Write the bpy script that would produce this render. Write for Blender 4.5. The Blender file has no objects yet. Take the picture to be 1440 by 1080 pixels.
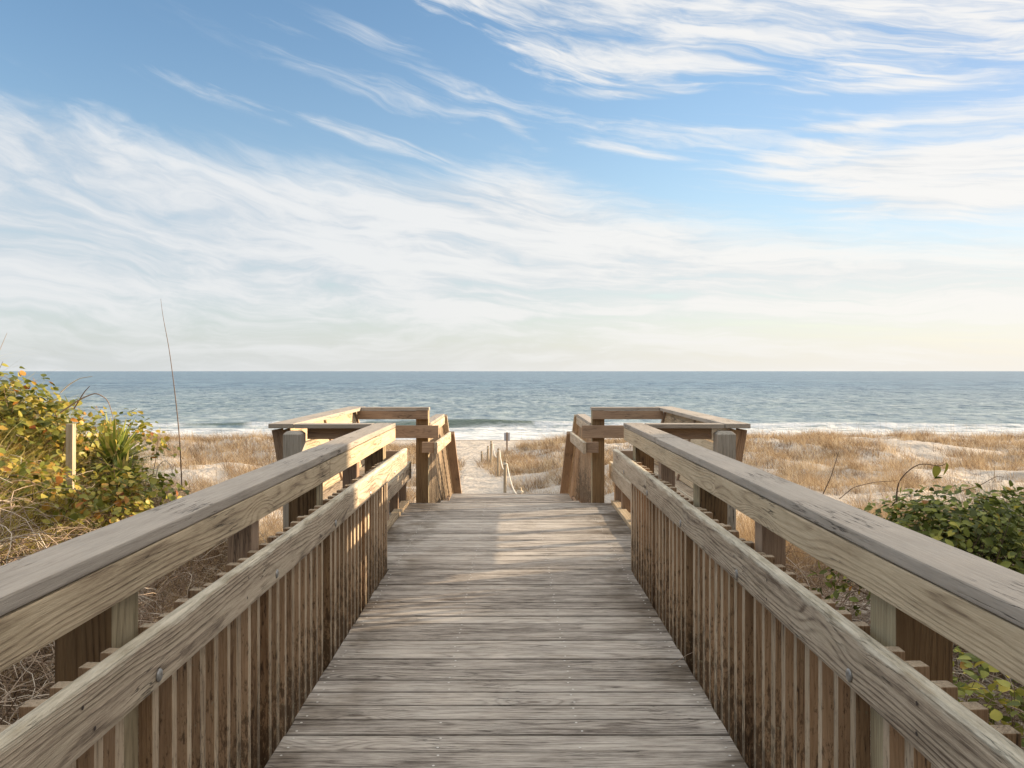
import bpy, bmesh, math, random
import numpy as np
from mathutils import Vector, Matrix
random.seed(7); RNG = np.random.default_rng(11)
R = math.radians
scene = bpy.context.scene
COL = scene.collection

# ------------------------------------------------------------------ camera
cam_d = bpy.data.cameras.new('camera'); cam = bpy.data.objects.new('camera', cam_d); COL.objects.link(cam)
cam.location = (0, 0, 1.5); cam.rotation_euler = (R(90), 0, 0)
cam_d.sensor_width = 36; cam_d.lens = 28.0; cam_d.shift_y = -0.0125
cam_d.clip_start = 0.05; cam_d.clip_end = 200000
scene.camera = cam

# ------------------------------------------------------------------ sun, sky, exposure
SUN_AZ, SUN_EL = 70.0, 11.0          # azimuth clockwise from the sea (+Y)
sd = bpy.data.lights.new('sun', 'SUN'); sun = bpy.data.objects.new('sun', sd); COL.objects.link(sun)
sd.energy = 5.0; sd.angle = R(0.55); sd.color = (1.0, 0.76, 0.50)
d = Vector((math.sin(R(SUN_AZ))*math.cos(R(SUN_EL)), math.cos(R(SUN_AZ))*math.cos(R(SUN_EL)), math.sin(R(SUN_EL))))
sun.rotation_euler = d.to_track_quat('Z', 'Y').to_euler(); sun.location = (30, 12, 20)
scene.view_settings.view_transform = 'Standard'; scene.view_settings.look = 'None'
scene.view_settings.exposure = 1.2; scene.view_settings.gamma = 1.0

class G:
    """small helper to write shader maths"""
    def __init__(s, tree): s.t = tree; s.n = tree.nodes; s.l = tree.links
    def node(s, typ, **kw):
        nd = s.n.new(typ)
        for k, v in kw.items(): setattr(nd, k, v)
        return nd
    def put(s, sock, v):
        if isinstance(v, bpy.types.NodeSocket): s.l.new(v, sock)
        else: sock.default_value = v
    def m(s, op, a, b=0.0, c=0.0, clamp=False):
        nd = s.node('ShaderNodeMath', operation=op, use_clamp=clamp)
        s.put(nd.inputs[0], a); s.put(nd.inputs[1], b); s.put(nd.inputs[2], c)
        return nd.outputs[0]
    def ss(s, x, lo, hi, a=0.0, b=1.0, smooth=True):
        nd = s.node('ShaderNodeMapRange', interpolation_type='SMOOTHSTEP' if smooth else 'LINEAR')
        s.put(nd.inputs[0], x); s.put(nd.inputs[1], lo); s.put(nd.inputs[2], hi); s.put(nd.inputs[3], a); s.put(nd.inputs[4], b)
        return nd.outputs[0]
    def xyz(s, x, y, z=0.0):
        nd = s.node('ShaderNodeCombineXYZ'); s.put(nd.inputs[0], x); s.put(nd.inputs[1], y); s.put(nd.inputs[2], z); return nd.outputs[0]
    def sep(s, v):
        nd = s.node('ShaderNodeSeparateXYZ'); s.put(nd.inputs[0], v); return nd.outputs
    def noise(s, v, scale=1.0, detail=4.0, rough=0.5, dist=0.0):
        nd = s.node('ShaderNodeTexNoise'); s.put(nd.inputs['Vector'], v); s.put(nd.inputs['Scale'], scale)
        nd.inputs['Detail'].default_value = detail; nd.inputs['Roughness'].default_value = rough; nd.inputs['Distortion'].default_value = dist
        return nd.outputs[0]
    def mix(s, f, a, b, mode='MIX'):
        nd = s.node('ShaderNodeMix', data_type='RGBA', blend_type=mode)
        s.put(nd.inputs[0], f); s.put(nd.inputs[6], c4(a)); s.put(nd.inputs[7], c4(b)); return nd.outputs[2]
    def vm(s, op, a, b=(0, 0, 0)):
        nd = s.node('ShaderNodeVectorMath', operation=op); s.put(nd.inputs[0], a); s.put(nd.inputs[1], b); return nd.outputs[0]
    def ramp(s, f, stops):
        nd = s.node('ShaderNodeValToRGB'); s.put(nd.inputs[0], f)
        while len(nd.color_ramp.elements) < len(stops): nd.color_ramp.elements.new(0.5)
        for e, (p, c) in zip(nd.color_ramp.elements, stops): e.position = p; e.color = c4(c)
        return nd.outputs[0]
def c4(c):
    if isinstance(c, bpy.types.NodeSocket): return c
    return tuple(c) if len(c) == 4 else (c[0], c[1], c[2], 1.0)

world = bpy.data.worlds.new('World'); scene.world = world; world.use_nodes = True
wt = world.node_tree; wt.nodes.clear(); g = G(wt)
SKY_S = 0.10
sky = g.node('ShaderNodeTexSky', sky_type='NISHITA'); sky.sun_disc = False
sky.sun_elevation = R(SUN_EL); sky.sun_rotation = R(SUN_AZ); sky.altitude = 0; sky.air_density = 1.0; sky.dust_density = 1.2; sky.ozone_density = 2.0
tc = g.node('ShaderNodeTexCoord'); X, Y, Z = g.sep(tc.outputs['Generated'])
az = g.m('ARCTAN2', X, Y)
hl = g.m('SQRT', g.m('ADD', g.m('MULTIPLY', X, X), g.m('MULTIPLY', Y, Y)))
el = g.m('DIVIDE', Z, g.m('MAXIMUM', hl, 0.02))
def A(px): return math.atan((px-720)/1120)
def V(px, py): return (522-py)/1120*math.cos(A(px))
def curve(pts):
    nd = g.node('ShaderNodeFloatCurve'); g.put(nd.inputs[1], g.ss(az, -0.65, 0.65, 0, 1, False))
    c = nd.mapping.curves[0]
    q = [((A(x)+0.65)/1.3, V(x, y)) for x, y in pts]
    q = [(0.0, q[0][1])] + q + [(1.0, q[-1][1])]
    while len(c.points) < len(q): c.points.new(0.5, 0.5)
    for p, (a, b) in zip(c.points, q): p.location = (a, min(max(b, 0), 1))
    nd.mapping.update(); return nd.outputs[0]
def blob(px, py, rx, ry, ang=0, gain=1.0):
    ca, sa = math.cos(R(-ang)), math.sin(R(-ang)); k = 1120.0
    dx = g.m('MULTIPLY', g.m('SUBTRACT', az, A(px)), k); dy = g.m('MULTIPLY', g.m('SUBTRACT', el, V(px, py)), k)
    u = g.m('DIVIDE', g.m('ADD', g.m('MULTIPLY', dx, ca), g.m('MULTIPLY', dy, sa)), rx)
    v = g.m('DIVIDE', g.m('SUBTRACT', g.m('MULTIPLY', dy, ca), g.m('MULTIPLY', dx, sa)), ry)
    r2 = g.m('ADD', g.m('MULTIPLY', u, u), g.m('MULTIPLY', v, v))
    return g.m('MULTIPLY', g.m('EXPONENT', g.m('MULTIPLY', r2, -1.0)), gain)
# wind-combed coordinates
tt = g.m('ADD', el, g.m('MULTIPLY', g.m('MULTIPLY', az, el), 0.75))
warp = g.noise(g.xyz(g.m('MULTIPLY', az, 2.6), g.m('MULTIPLY', tt, 7.0)), 1.0, 4, 0.55)
warp2 = g.noise(g.xyz(g.m('MULTIPLY', az, 2.6), g.m('MULTIPLY', tt, 7.0), 9.0), 1.0, 4, 0.55)
t1 = g.m('ADD', tt, g.m('MULTIPLY', g.m('SUBTRACT', warp, 0.5), 0.10))
a1 = g.m('ADD', az, g.m('MULTIPLY', g.m('SUBTRACT', warp2, 0.5), 0.35))
fib = g.noise(g.xyz(g.m('MULTIPLY', a1, 2.8), g.m('MULTIPLY', t1, 26.0), 3.0), 1.0, 9, 0.6)
puff = g.noise(g.xyz(g.m('MULTIPLY', a1, 6.5), g.m('MULTIPLY', t1, 32.0), 7.0), 1.0, 8, 0.62)
fine = g.noise(g.xyz(g.m('MULTIPLY', a1, 14.0), g.m('MULTIPLY', t1, 110.0), 5.0), 1.0, 5, 0.6)
wob = g.m('MULTIPLY', g.m('ADD', g.m('SUBTRACT', puff, 0.5), g.m('SUBTRACT', fib, 0.5)), 0.11)
e1 = curve([(0, 112), (150, 150), (300, 182), (450, 205), (600, 218), (720, 205), (820, 238), (950, 270), (1100, 290), (1250, 300), (1440, 300)])
el_w = g.m('ADD', el, wob)
b1 = g.ss(g.m('SUBTRACT', e1, el_w), -0.035, 0.085)
low = g.ss(el, 0.015, 0.13, 0.55, 1.08)
b1 = g.m('MULTIPLY', b1, low)
e2 = curve([(0, -60), (520, -50), (600, 10), (740, 95), (860, 165), (1000, 150), (1200, 120), (1440, 130)])
b2 = g.m('MULTIPLY', g.ss(g.m('SUBTRACT', el_w, e2), -0.03, 0.07), 0.80)
parts = [b2, blob(1300, 235, 250, 36, 2, 1.15), blob(1110, 228, 70, 16, 12, .9), blob(1190, 180, 110, 11, 4, .85), blob(400, 38, 85, 14, 14, .62), blob(330, 140, 130, 16, 14, .5), blob(500, 185, 150, 17, 16, .62),
         blob(715, 172, 62, 14, 36, .68), blob(880, 210, 110, 10, 13, .6), blob(870, 172, 60, 6, 3, .55), blob(820, 78, 110, 16, 6, .8), blob(1000, 95, 120, 20, 5, .8),
         blob(890, 130, 130, 14, 3, .8), blob(1260, 120, 200, 14, 5, .7), blob(520, 100, 70, 8, 3, .45), blob(620, 135, 300, 55, 14, .40), blob(980, 185, 330, 42, 7, .46), blob(560, 60, 140, 28, 10, .36), blob(90, 215, 260, 60, 10, 1.1), blob(1180, 210, 90, 26, 6, .9), blob(1400, 175, 200, 40, 6, .7), blob(1380, 270, 260, 40, 3, 1.1)]
D = b1
for p in parts: D = g.m('MAXIMUM', D, p)
tex = g.m('ADD', g.m('MULTIPLY', g.m('SUBTRACT', fib, 0.5), 1.35), g.m('ADD', g.m('MULTIPLY', g.m('SUBTRACT', puff, 0.5), 0.75), g.m('MULTIPLY', g.m('SUBTRACT', fine, 0.5), 0.45)))
alpha = g.ss(g.m('ADD', D, g.m('MULTIPLY', tex, 1.45)), 0.20, 1.10)
alpha = g.m('MULTIPLY', alpha, g.ss(D, 0.02, 0.35))
alpha = g.m('MULTIPLY', alpha, 0.93)
def sc(c): return tuple(v/SKY_S/2**scene.view_settings.exposure for v in c)
side = g.ss(az, -0.55, 0.55)
ccol = g.mix(side, sc((.86, .875, .89)), sc((.97, .95, .92)))
cshade = g.mix(side, sc((.60, .67, .75)), sc((.74, .76, .78)))
lit = g.ss(g.m('ADD', g.m('MULTIPLY', fine, 0.4), g.m('ADD', fib, g.m('MULTIPLY', puff, 0.6))), 0.77, 1.12)
ccol = g.mix(lit, cshade, ccol)
hz = g.m('EXPONENT', g.m('MULTIPLY', g.m('MAXIMUM', el, 0.0), -9.0))
hcol = g.mix(side, sc((.70, .725, .725)), sc((.95, .91, .84)))
base = g.mix(1.0, sky.outputs[0], (0.90, 1.03, 1.10, 1), 'MULTIPLY')
base = g.mix(g.ss(az, .15, .75), base, g.mix(1.0, base, (.62, .62, .70, 1), 'MULTIPLY'))
base = g.mix(g.m('MULTIPLY', hz, 0.92), base, hcol)
skyc = g.mix(alpha, base, ccol)
skyc = g.mix(g.m('MULTIPLY', hz, 0.45), skyc, hcol)
# overhead sky raised as added fill light; glow round the low sun; both out of view
over = g.ss(el, .48, .90, 1.0, 2.3)
sdot = g.m('ADD', g.m('MULTIPLY', X, d.x), g.m('ADD', g.m('MULTIPLY', Y, d.y), g.m('MULTIPLY', Z, d.z)))
glow = g.m('MULTIPLY', g.m('POWER', g.m('MAXIMUM', sdot, 0.0), 30.0), 0.6)
skyc = g.vm('SCALE', skyc); skyc.node.inputs['Scale'].default_value = 1.0; g.put(skyc.node.inputs['Scale'], over)
skyc = g.mix(g.ss(el, .48, .95), skyc, g.mix(1.0, skyc, (1.08, .97, .82, 1), 'MULTIPLY'))
gl = g.vm('SCALE', sc((1.0, .82, .62))); g.put(gl.node.inputs['Scale'], glow)
skyc = g.vm('ADD', skyc, gl)
bgn = g.node('ShaderNodeBackground'); g.put(bgn.inputs[0], skyc); bgn.inputs[1].default_value = SKY_S
wo = g.node('ShaderNodeOutputWorld'); wt.links.new(bgn.outputs[0], wo.inputs[0])

# ------------------------------------------------------------------ helpers
def tag(o, label=None, cat=None, group=None, kind=None):
    if label: o['label'] = label
    if cat: o['category'] = cat
    if group: o['group'] = group
    if kind: o['kind'] = kind
    return o
def empty(name, loc, label, cat, group=None):
    o = bpy.data.objects.new(name, None); COL.objects.link(o); o.location = loc; o.empty_display_size = .1
    return tag(o, label, cat, group)
def link(name, me, mat, parent=None):
    o = bpy.data.objects.new(name, me); COL.objects.link(o)
    if mat: me.materials.append(mat) if len(me.materials) == 0 else None
    if parent: o.parent = parent
    return o
def place(o, M, parent):
    """world matrix M under an unrotated empty"""
    loc, rot, s = M.decompose()
    if parent:
        P = Vector(parent.location)
        if parent.parent: P = P + Vector(parent.parent.location)
        loc = loc - P
    o.location = loc; o.rotation_euler = rot.to_euler()
def box_mesh(l, w, t, bev=0.004, chamfer=0.0, wav=0.0):
    bm = bmesh.new(); bmesh.ops.create_cube(bm, size=1.0)
    bmesh.ops.scale(bm, vec=(l, w, t), verts=bm.verts)
    if chamfer:
        top = [e for e in bm.edges if all(v.co.x > 0 for v in e.verts)]
        bmesh.ops.bevel(bm, geom=top, offset=chamfer, segments=1, affect='EDGES')
    if bev: bmesh.ops.bevel(bm, geom=[e for e in bm.edges if e.calc_face_angle(0) > 0.3], offset=bev, segments=2, affect='EDGES', profile=0.6)
    if l > 1.2:
        n = int(l/0.3)
        for i in range(1, n):
            x = -l/2 + l*i/n
            geom = bm.verts[:] + bm.edges[:] + bm.faces[:]
            bmesh.ops.bisect_plane(bm, geom=geom, plane_co=(x, 0, 0), plane_no=(1, 0, 0))
        ph = random.uniform(0, 9); k = wav
        for v in bm.verts:
            v.co.y += k*math.sin(v.co.x*1.7+ph); v.co.z += k*0.7*math.sin(v.co.x*2.3+ph*2)
    for f in bm.faces: f.smooth = False
    me = bpy.data.meshes.new('board'); bm.to_mesh(me); bm.free(); return me
def board(name, p0, p1, w, t, nrm, mat, parent, bev=0.004, chamfer=0.0, wav=0.0):
    """board from p0 to p1 (axis = local X); t thick along nrm (local Z), w wide across"""
    p0 = Vector(p0); p1 = Vector(p1); ax = (p1-p0); L = ax.length; ax.normalize()
    n = Vector(nrm); n = (n - ax*n.dot(ax)).normalized(); y = n.cross(ax)
    M = Matrix((ax, y, n)).transposed().to_4x4(); M.translation = (p0+p1)/2
    o = link(name, box_mesh(L, w, t, bev, chamfer, wav), mat, parent); place(o, M, parent); return o
def mesh_np(name, verts, quads, mat=None, tint=None, smooth=False):
    me = bpy.data.meshes.new(name); n = len(verts); q = len(quads); k = quads.shape[1]
    me.vertices.add(n); me.vertices.foreach_set('co', np.asarray(verts, np.float32).ravel())
    me.loops.add(q*k); me.loops.foreach_set('vertex_index', np.asarray(quads, np.int32).ravel())
    me.polygons.add(q); me.polygons.foreach_set('loop_start', np.arange(0, q*k, k, dtype=np.int32))
    me.polygons.foreach_set('loop_total', np.full(q, k, np.int32))
    if smooth: me.polygons.foreach_set('use_smooth', np.ones(q, bool))
    if tint is not None:
        at = me.attributes.new('tint', 'FLOAT', 'POINT'); at.data.foreach_set('value', np.asarray(tint, np.float32).ravel())
    me.update(calc_edges=True); me.validate()
    if mat: me.materials.append(mat)
    return me
def hashn(ix, iy, s):
    v = np.sin(ix*127.1 + iy*311.7 + s*74.7)*43758.5453
    return v - np.floor(v)
def vnoise(x, y, s=0):
    ix, iy = np.floor(x), np.floor(y); fx, fy = x-ix, y-iy
    fx = fx*fx*(3-2*fx); fy = fy*fy*(3-2*fy)
    a, b = hashn(ix, iy, s), hashn(ix+1, iy, s); c, d = hashn(ix, iy+1, s), hashn(ix+1, iy+1, s)
    return (a*(1-fx)+b*fx)*(1-fy) + (c*(1-fx)+d*fx)*fy
def fbm(x, y, s=0, o=4):
    r = 0; a = .5
    for i in range(o): r = r + a*vnoise(x*2**i, y*2**i, s+i*3.3); a *= .5
    return r/(1-.5**o)
def sstep(x, a, b):
    t = np.clip((x-a)/(b-a), 0, 1); return t*t*(3-2*t)
def path_x(y): return np.interp(y, [0, 12, 22, 26, 31, 36, 42, 50], [-.1, -.4, -.55, -.85, -1.35, -1.85, -2.2, -2.6])
def path_w(y): return np.interp(y, [0, 12, 22, 30, 36, 40, 46, 52], [1.4, 1.3, .95, .75, .32, 1.2, 2.6, 4.0])
def ground_h(x, y):
    x = np.asarray(x, float); y = np.asarray(y, float)
    h = np.interp(y, [-30, 2, 6, 10, 14, 20, 25, 31, 37, 45, 52, 58, 64, 72, 90], [-.35, -.35, -.55, -1.0, -1.85, -2.25, -2.32, -2.66, -2.8, -2.95, -3.15, -3.5, -4.02, -4.6, -6])
    lx = np.interp(x, [-9, -6.5, -4.8, -3.9, -3.3, -2.7, -2.25, -1.6], [.9, 1.6, 1.85, 1.58, 1.18, .78, .40, .10])*np.interp(y, [-6, 0, 3, 4, 6.3, 7.4, 9.5], [.2, .5, .8, 1, 1, .72, 0])
    lx = lx*(1+.25*(fbm(x*1.3, y*1.3, 51)-.5))
    lx += np.exp(-((x+12)/3.5)**2)*np.exp(-((y-6)/5.0)**2)*1.3
    rx = np.exp(-((x-5.5)/2.6)**2)*np.exp(-((y-5.5)/4.0)**2)*.55
    off = np.abs(x-path_x(y)) - path_w(y)
    dune = sstep(off, 0, 2.0)*sstep(y, 9, 16)*(1-sstep(y, 46, 54))
    h = h + lx + rx + dune*((fbm(x*.16+5, y*.16, 3)-.42)*1.0 + (fbm(x*.5, y*.5, 8)-.5)*.5)
    h = h + np.exp(-((x-3.2)/1.6)**2)*sstep(y, 16, 20)*(1-sstep(y, 33, 38))*.7
    h = h + np.exp(-((x-8.0)/1.1)**2-((y-8.2)/1.4)**2)*2.3  # hump added out of frame to block low sun from the deck
    ridge = np.exp(-((y-43)/4.5)**2)*sstep(off, .5, 4)
    h = h + ridge*(.25 + .35*(fbm(x*.13, y*.1, 21)-.4)) + sstep(x, 4, 12)*np.exp(-((y-36)/9)**2)*.45
    near = sstep(np.abs(x), 1.4, 2.4)
    h = h + near*(1-sstep(y, 40, 60))*(fbm(x*1.1, y*1.1, 5)-.5)*.22
    h = h + (1-sstep(y, 50, 60))*(fbm(x*3.1, y*3.1, 15)-.5)*.05
    return h

# ------------------------------------------------------------------ materials
def material(name):
    m = bpy.data.materials.new(name); m.use_nodes = True; m.node_tree.nodes.clear()
    q = G(m.node_tree); b = q.node('ShaderNodeBsdfPrincipled'); o = q.node('ShaderNodeOutputMaterial')
    q.l.new(b.outputs[0], o.inputs[0]); return m, q, b, o
def bump(q, h, strength, dist, b=None, prev=None):
    nd = q.node('ShaderNodeBump'); nd.inputs['Strength'].default_value = strength; nd.inputs['Distance'].default_value = dist
    q.put(nd.inputs['Height'], h)
    if prev: q.put(nd.inputs['Normal'], prev)
    if b: q.put(b.inputs['Normal'], nd.outputs[0])
    return nd.outputs[0]
def wood(name, light, mid, dark, ring=70.0, contrast=1.0, grain=1.0, moss=0.0, mold=0.0, lich=0.0, side=None, swirl=.075, deck=False, rough=.8, greycast=0.0, knots=True):
    """weathered sawn pine: rings round an off-centre heart, fibre streaks, checks, knots; long axis local X"""
    m, q, b, o = material(name)
    tc = q.node('ShaderNodeTexCoord'); oi = q.node('ShaderNodeObjectInfo'); rnd = oi.outputs['Random']
    x, y, z = q.sep(tc.outputs['Object'])
    xo = q.m('ADD', x, q.m('MULTIPLY', rnd, 97.0))
    r2 = q.m('FRACT', q.m('MULTIPLY', rnd, 57.3)); r3 = q.m('FRACT', q.m('MULTIPLY', rnd, 913.7))
    P = q.xyz(q.m('MULTIPLY', xo, .9), q.m('MULTIPLY', y, 5.0), q.m('MULTIPLY', z, 5.0))
    n1 = q.noise(P, 1.0, 2, 0.5); n2 = q.noise(q.vm('ADD', P, (5, 3, 31)), 1.0, 2, 0.5)
    yy = q.m('ADD', y, q.m('ADD', q.m('MULTIPLY', q.m('SUBTRACT', n1, .5), swirl), q.m('MULTIPLY', q.m('SUBTRACT', r2, .5), .10)))
    zz = q.m('ADD', q.m('ADD', z, q.m('MULTIPLY', r3, .07)), q.m('ADD', q.m('MULTIPLY', q.m('SUBTRACT', n2, .5), swirl), .012))
    rad = q.m('SQRT', q.m('ADD', q.m('MULTIPLY', yy, yy), q.m('MULTIPLY', zz, zz)))
    kmask = None
    if knots:
        vo = q.node('ShaderNodeTexVoronoi', feature='F1'); q.put(vo.inputs['Vector'], q.xyz(q.m('MULTIPLY', xo, 2.0), q.m('MULTIPLY', y, 7.5), q.m('MULTIPLY', z, 2.0))); vo.inputs['Scale'].default_value = 1.0
        kd = vo.outputs['Distance']; kc = q.sep(vo.outputs['Color'])[0]
        has = q.m('GREATER_THAN', kc, 0.72)
        kk = q.m('MULTIPLY', q.ss(kd, 0.0, .55, 1, 0), has)
        rad = q.m('ADD', rad, q.m('MULTIPLY', kk, .045))
        kmask = q.m('MULTIPLY', q.ss(kd, .05, .12, 1, 0), has)
    fibre = q.noise(q.xyz(q.m('MULTIPLY', xo, 16.0), q.m('MULTIPLY', y, 330.0), q.m('MULTIPLY', z, 330.0)), 1.0, 5, .68)
    fib2 = q.noise(q.xyz(q.m('MULTIPLY', xo, 4.5), q.m('MULTIPLY', y, 75.0), q.m('MULTIPLY', z, 75.0)), 1.0, 6, .68)
    ph = q.m('ADD', q.m('MULTIPLY', rad, ring*6.283), q.m('MULTIPLY', fibre, 1.3))
    sn = q.m('ADD', q.m('MULTIPLY', q.m('SINE', ph), .5), .5)
    late = q.m('POWER', sn, 3.0)
    blot = q.noise(q.xyz(q.m('MULTIPLY', xo, 2.2), q.m('MULTIPLY', y, 9.0), q.m('MULTIPLY', z, 9.0)), 1.0, 5, .6)
    tone = q.m('ADD', q.m('MULTIPLY', late, -.34*contrast), q.m('ADD', q.m('MULTIPLY', q.m('SUBTRACT', fibre, .5), 1.05*grain), q.m('ADD', q.m('MULTIPLY', q.m('SUBTRACT', fib2, .5), 1.05*grain), q.m('MULTIPLY', q.m('SUBTRACT', blot, .5), .95))))
    tone = q.m('ADD', tone, q.m('ADD', .60, q.m('MULTIPLY', q.m('SUBTRACT', rnd, .5), .34)))
    col = q.ramp(tone, [(0.0, dark), (0.45, mid), (1.0, light)])
    # checks: long thin cracks
    ck = q.noise(q.xyz(q.m('MULTIPLY', xo, 2.2), q.m('MULTIPLY', y, 45.0), q.m('MULTIPLY', z, 45.0)), 1.0, 4, .55)
    chk = q.m('MULTIPLY', q.ss(q.m('ABSOLUTE', q.m('SUBTRACT', ck, .5)), 0.0, .016, 1, 0), q.ss(q.noise(q.xyz(xo, y, z), 2.3, 2), .50, .62))
    col = q.mix(q.m('MULTIPLY', chk, .85), col, (.03, .023, .018))
    if kmask is not None: col = q.mix(q.m('MULTIPLY', kmask, .75), col, (.07, .045, .03))
    # grey-silver cast / warm cast in patches
    cast = q.noise(q.vm('ADD', tc.outputs['Object'], q.xyz(q.m('MULTIPLY', r3, 30.0), 0.0, 0.0)), 3.0, 4, .6)
    col = q.mix(q.m('MULTIPLY', q.ss(cast, .35, .65), .35+greycast), col, q.mix(1.0, col, (.94, .97, 1.0, 1), 'MULTIPLY'))
    if moss:
        mn = q.noise(q.xyz(q.m('MULTIPLY', xo, 3.0), q.m('MULTIPLY', y, 20.0), q.m('MULTIPLY', z, 20.0)), 1.0, 6, .7)
        col = q.mix(q.m('MULTIPLY', q.ss(mn, .46, .66), moss), col, (.19, .19, .10))
    if lich:
        ln = q.noise(q.xyz(q.m('MULTIPLY', xo, 6.0), q.m('MULTIPLY', y, 40.0), q.m('MULTIPLY', z, 40.0)), 1.0, 6, .7)
        lm_ = q.ss(q.m('ADD', y, q.m('MULTIPLY', q.m('SUBTRACT', ln, .5), .07)), .050, .072)
        col = q.mix(q.m('MULTIPLY', lm_, lich), col, q.ramp(ln, [(.35, (.38, .345, .25)), (.6, (.70, .655, .54))]))
    if mold:
        mv = q.noise(q.xyz(q.m('MULTIPLY', xo, 22.0), q.m('MULTIPLY', y, 80.0), q.m('MULTIPLY', z, 80.0)), 1.0, 6, .75)
        lowm = q.ss(x, -.42, .25, .17, -.02)
        md = q.ss(q.m('ADD', mv, lowm), .53, .66)
        col = q.mix(q.m('MULTIPLY', md, mold), col, (.035, .026, .018))
        lm = q.ss(q.m('ADD', q.noise(q.xyz(q.m('MULTIPLY', xo, 45.0), q.m('MULTIPLY', y, 60.0), q.m('MULTIPLY', z, 60.0)), 1.0, 3, .6), q.m('MULTIPLY', lowm, .25)), .66, .70)
        col = q.mix(q.m('MULTIPLY', lm, .6), col, (.36, .36, .27))
    if deck:
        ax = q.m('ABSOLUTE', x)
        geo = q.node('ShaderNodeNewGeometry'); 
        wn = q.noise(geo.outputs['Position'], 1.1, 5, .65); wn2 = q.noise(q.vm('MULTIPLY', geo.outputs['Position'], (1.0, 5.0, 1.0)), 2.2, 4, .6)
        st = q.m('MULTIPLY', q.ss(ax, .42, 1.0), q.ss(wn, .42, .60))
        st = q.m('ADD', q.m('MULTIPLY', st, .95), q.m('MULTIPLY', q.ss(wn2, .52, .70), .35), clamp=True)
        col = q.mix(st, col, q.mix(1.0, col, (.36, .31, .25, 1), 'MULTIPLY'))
        # worn dark ends of boards, dark edges along gaps
        eg = q.ss(q.m('ADD', q.m('ABSOLUTE', y), q.m('MULTIPLY', q.m('SUBTRACT', fib2, .5), .05)), .060, .074)
        col = q.mix(q.m('MULTIPLY', eg, .6), col, (.045, .038, .032))
    if side:   # shade painted into the colour: faces across local Y multiplied darker
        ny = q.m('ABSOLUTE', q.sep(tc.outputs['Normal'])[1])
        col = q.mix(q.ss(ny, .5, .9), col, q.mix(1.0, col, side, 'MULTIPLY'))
    q.put(b.inputs['Base Color'], col); b.inputs['Roughness'].default_value = rough
    b.inputs['Specular IOR Level'].default_value = .25
    hgt = q.m('ADD', q.m('MULTIPLY', late, .5*contrast), q.m('ADD', q.m('MULTIPLY', fibre, .8), q.m('MULTIPLY', chk, -2.0)))
    bump(q, hgt, .8, .003, b)
    return m
W_CAP = wood('cap wood', (.43, .38, .325), (.335, .295, .25), (.20, .17, .14), ring=70, contrast=.3, grain=.95, greycast=.1, knots=False, rough=.8)
W_RAIL = wood('rail wood', (.60, .495, .345), (.42, .33, .22), (.14, .095, .06), ring=105, contrast=.85, moss=.06)
W_HAND = wood('handrail wood', (.62, .53, .41), (.43, .35, .26), (.13, .093, .066), ring=110, contrast=.9, moss=.10, greycast=.05, lich=.75)
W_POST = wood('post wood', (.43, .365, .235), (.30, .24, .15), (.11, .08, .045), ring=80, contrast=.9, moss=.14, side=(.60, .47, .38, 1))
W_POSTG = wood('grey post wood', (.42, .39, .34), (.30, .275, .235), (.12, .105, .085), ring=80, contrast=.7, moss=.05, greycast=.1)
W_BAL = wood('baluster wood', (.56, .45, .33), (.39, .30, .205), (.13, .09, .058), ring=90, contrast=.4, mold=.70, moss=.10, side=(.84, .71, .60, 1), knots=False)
W_BRN = wood('brown wood', (.40, .29, .20), (.28, .195, .135), (.13, .085, .06), ring=70, contrast=.5)
W_DECK = wood('deck wood', (.55, .51, .46), (.325, .295, .263), (.08, .064, .053), ring=85, contrast=.8, grain=1.5, deck=True, greycast=.12)
W_STAKE = wood('stake wood', (.52, .45, .34), (.36, .29, .20), (.15, .11, .07), ring=60, contrast=.4, knots=False)

m, q, b, o = material('galvanised bolt'); METAL = m
tcx = q.node('ShaderNodeTexCoord'); nn = q.noise(tcx.outputs['Object'], 60, 4)
q.put(b.inputs['Base Color'], q.ramp(nn, [(.3, (.18, .17, .16)), (.7, (.42, .42, .41))])); b.inputs['Metallic'].default_value = .7; b.inputs['Roughness'].default_value = .45
m, q, b, o = material('rope fibre'); ROPE = m
tcx = q.node('ShaderNodeTexCoord'); nn = q.noise(tcx.outputs['Object'], 40, 3)
q.put(b.inputs['Base Color'], q.ramp(nn, [(.3, (.50, .45, .36)), (.7, (.75, .70, .60))])); b.inputs['Roughness'].default_value = .9

# sand
m, q, b, o = material('beach sand'); SAND = m
geo = q.node('ShaderNodeNewGeometry'); pos = geo.outputs['Position']; sx, sy, sz = q.sep(pos)
n1 = q.noise(pos, .8, 6, .6); n2 = q.noise(pos, 40, 4, .7)
col = q.ramp(q.m('ADD', q.m('MULTIPLY', n1, .6), q.m('MULTIPLY', n2, .4)), [(.3, (.33, .285, .235)), (.5, (.46, .415, .36)), (.72, (.56, .52, .47))])
wetn = q.m('ADD', sy, q.m('MULTIPLY', q.m('SUBTRACT', q.noise(q.vm('MULTIPLY', pos, (.12, .5, 1)), 1.0, 4), .5), 3.0))
wet = q.ss(wetn, 54.0, 58.5)
col = q.mix(wet, col, (.20, .16, .115))
bands = q.m('MULTIPLY', q.ss(q.noise(q.vm('MULTIPLY', pos, (.10, 1.5, 1)), 1.0, 3, .6), .5, .62), q.ss(sy, 44, 50))
col = q.mix(q.m('MULTIPLY', bands, .35), col, (.25, .20, .15))
litt = q.m('MULTIPLY', q.ss(q.m('ADD', q.noise(pos, 7.0, 5, .7), q.ss(sy, 12, 5, 0, .12)), .54, .66), q.ss(sy, 50, 40))
col = q.mix(q.m('MULTIPLY', litt, q.ss(sy, 14, 6, .35, .85)), col, (.13, .09, .06))
q.put(b.inputs['Base Color'], col)
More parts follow.
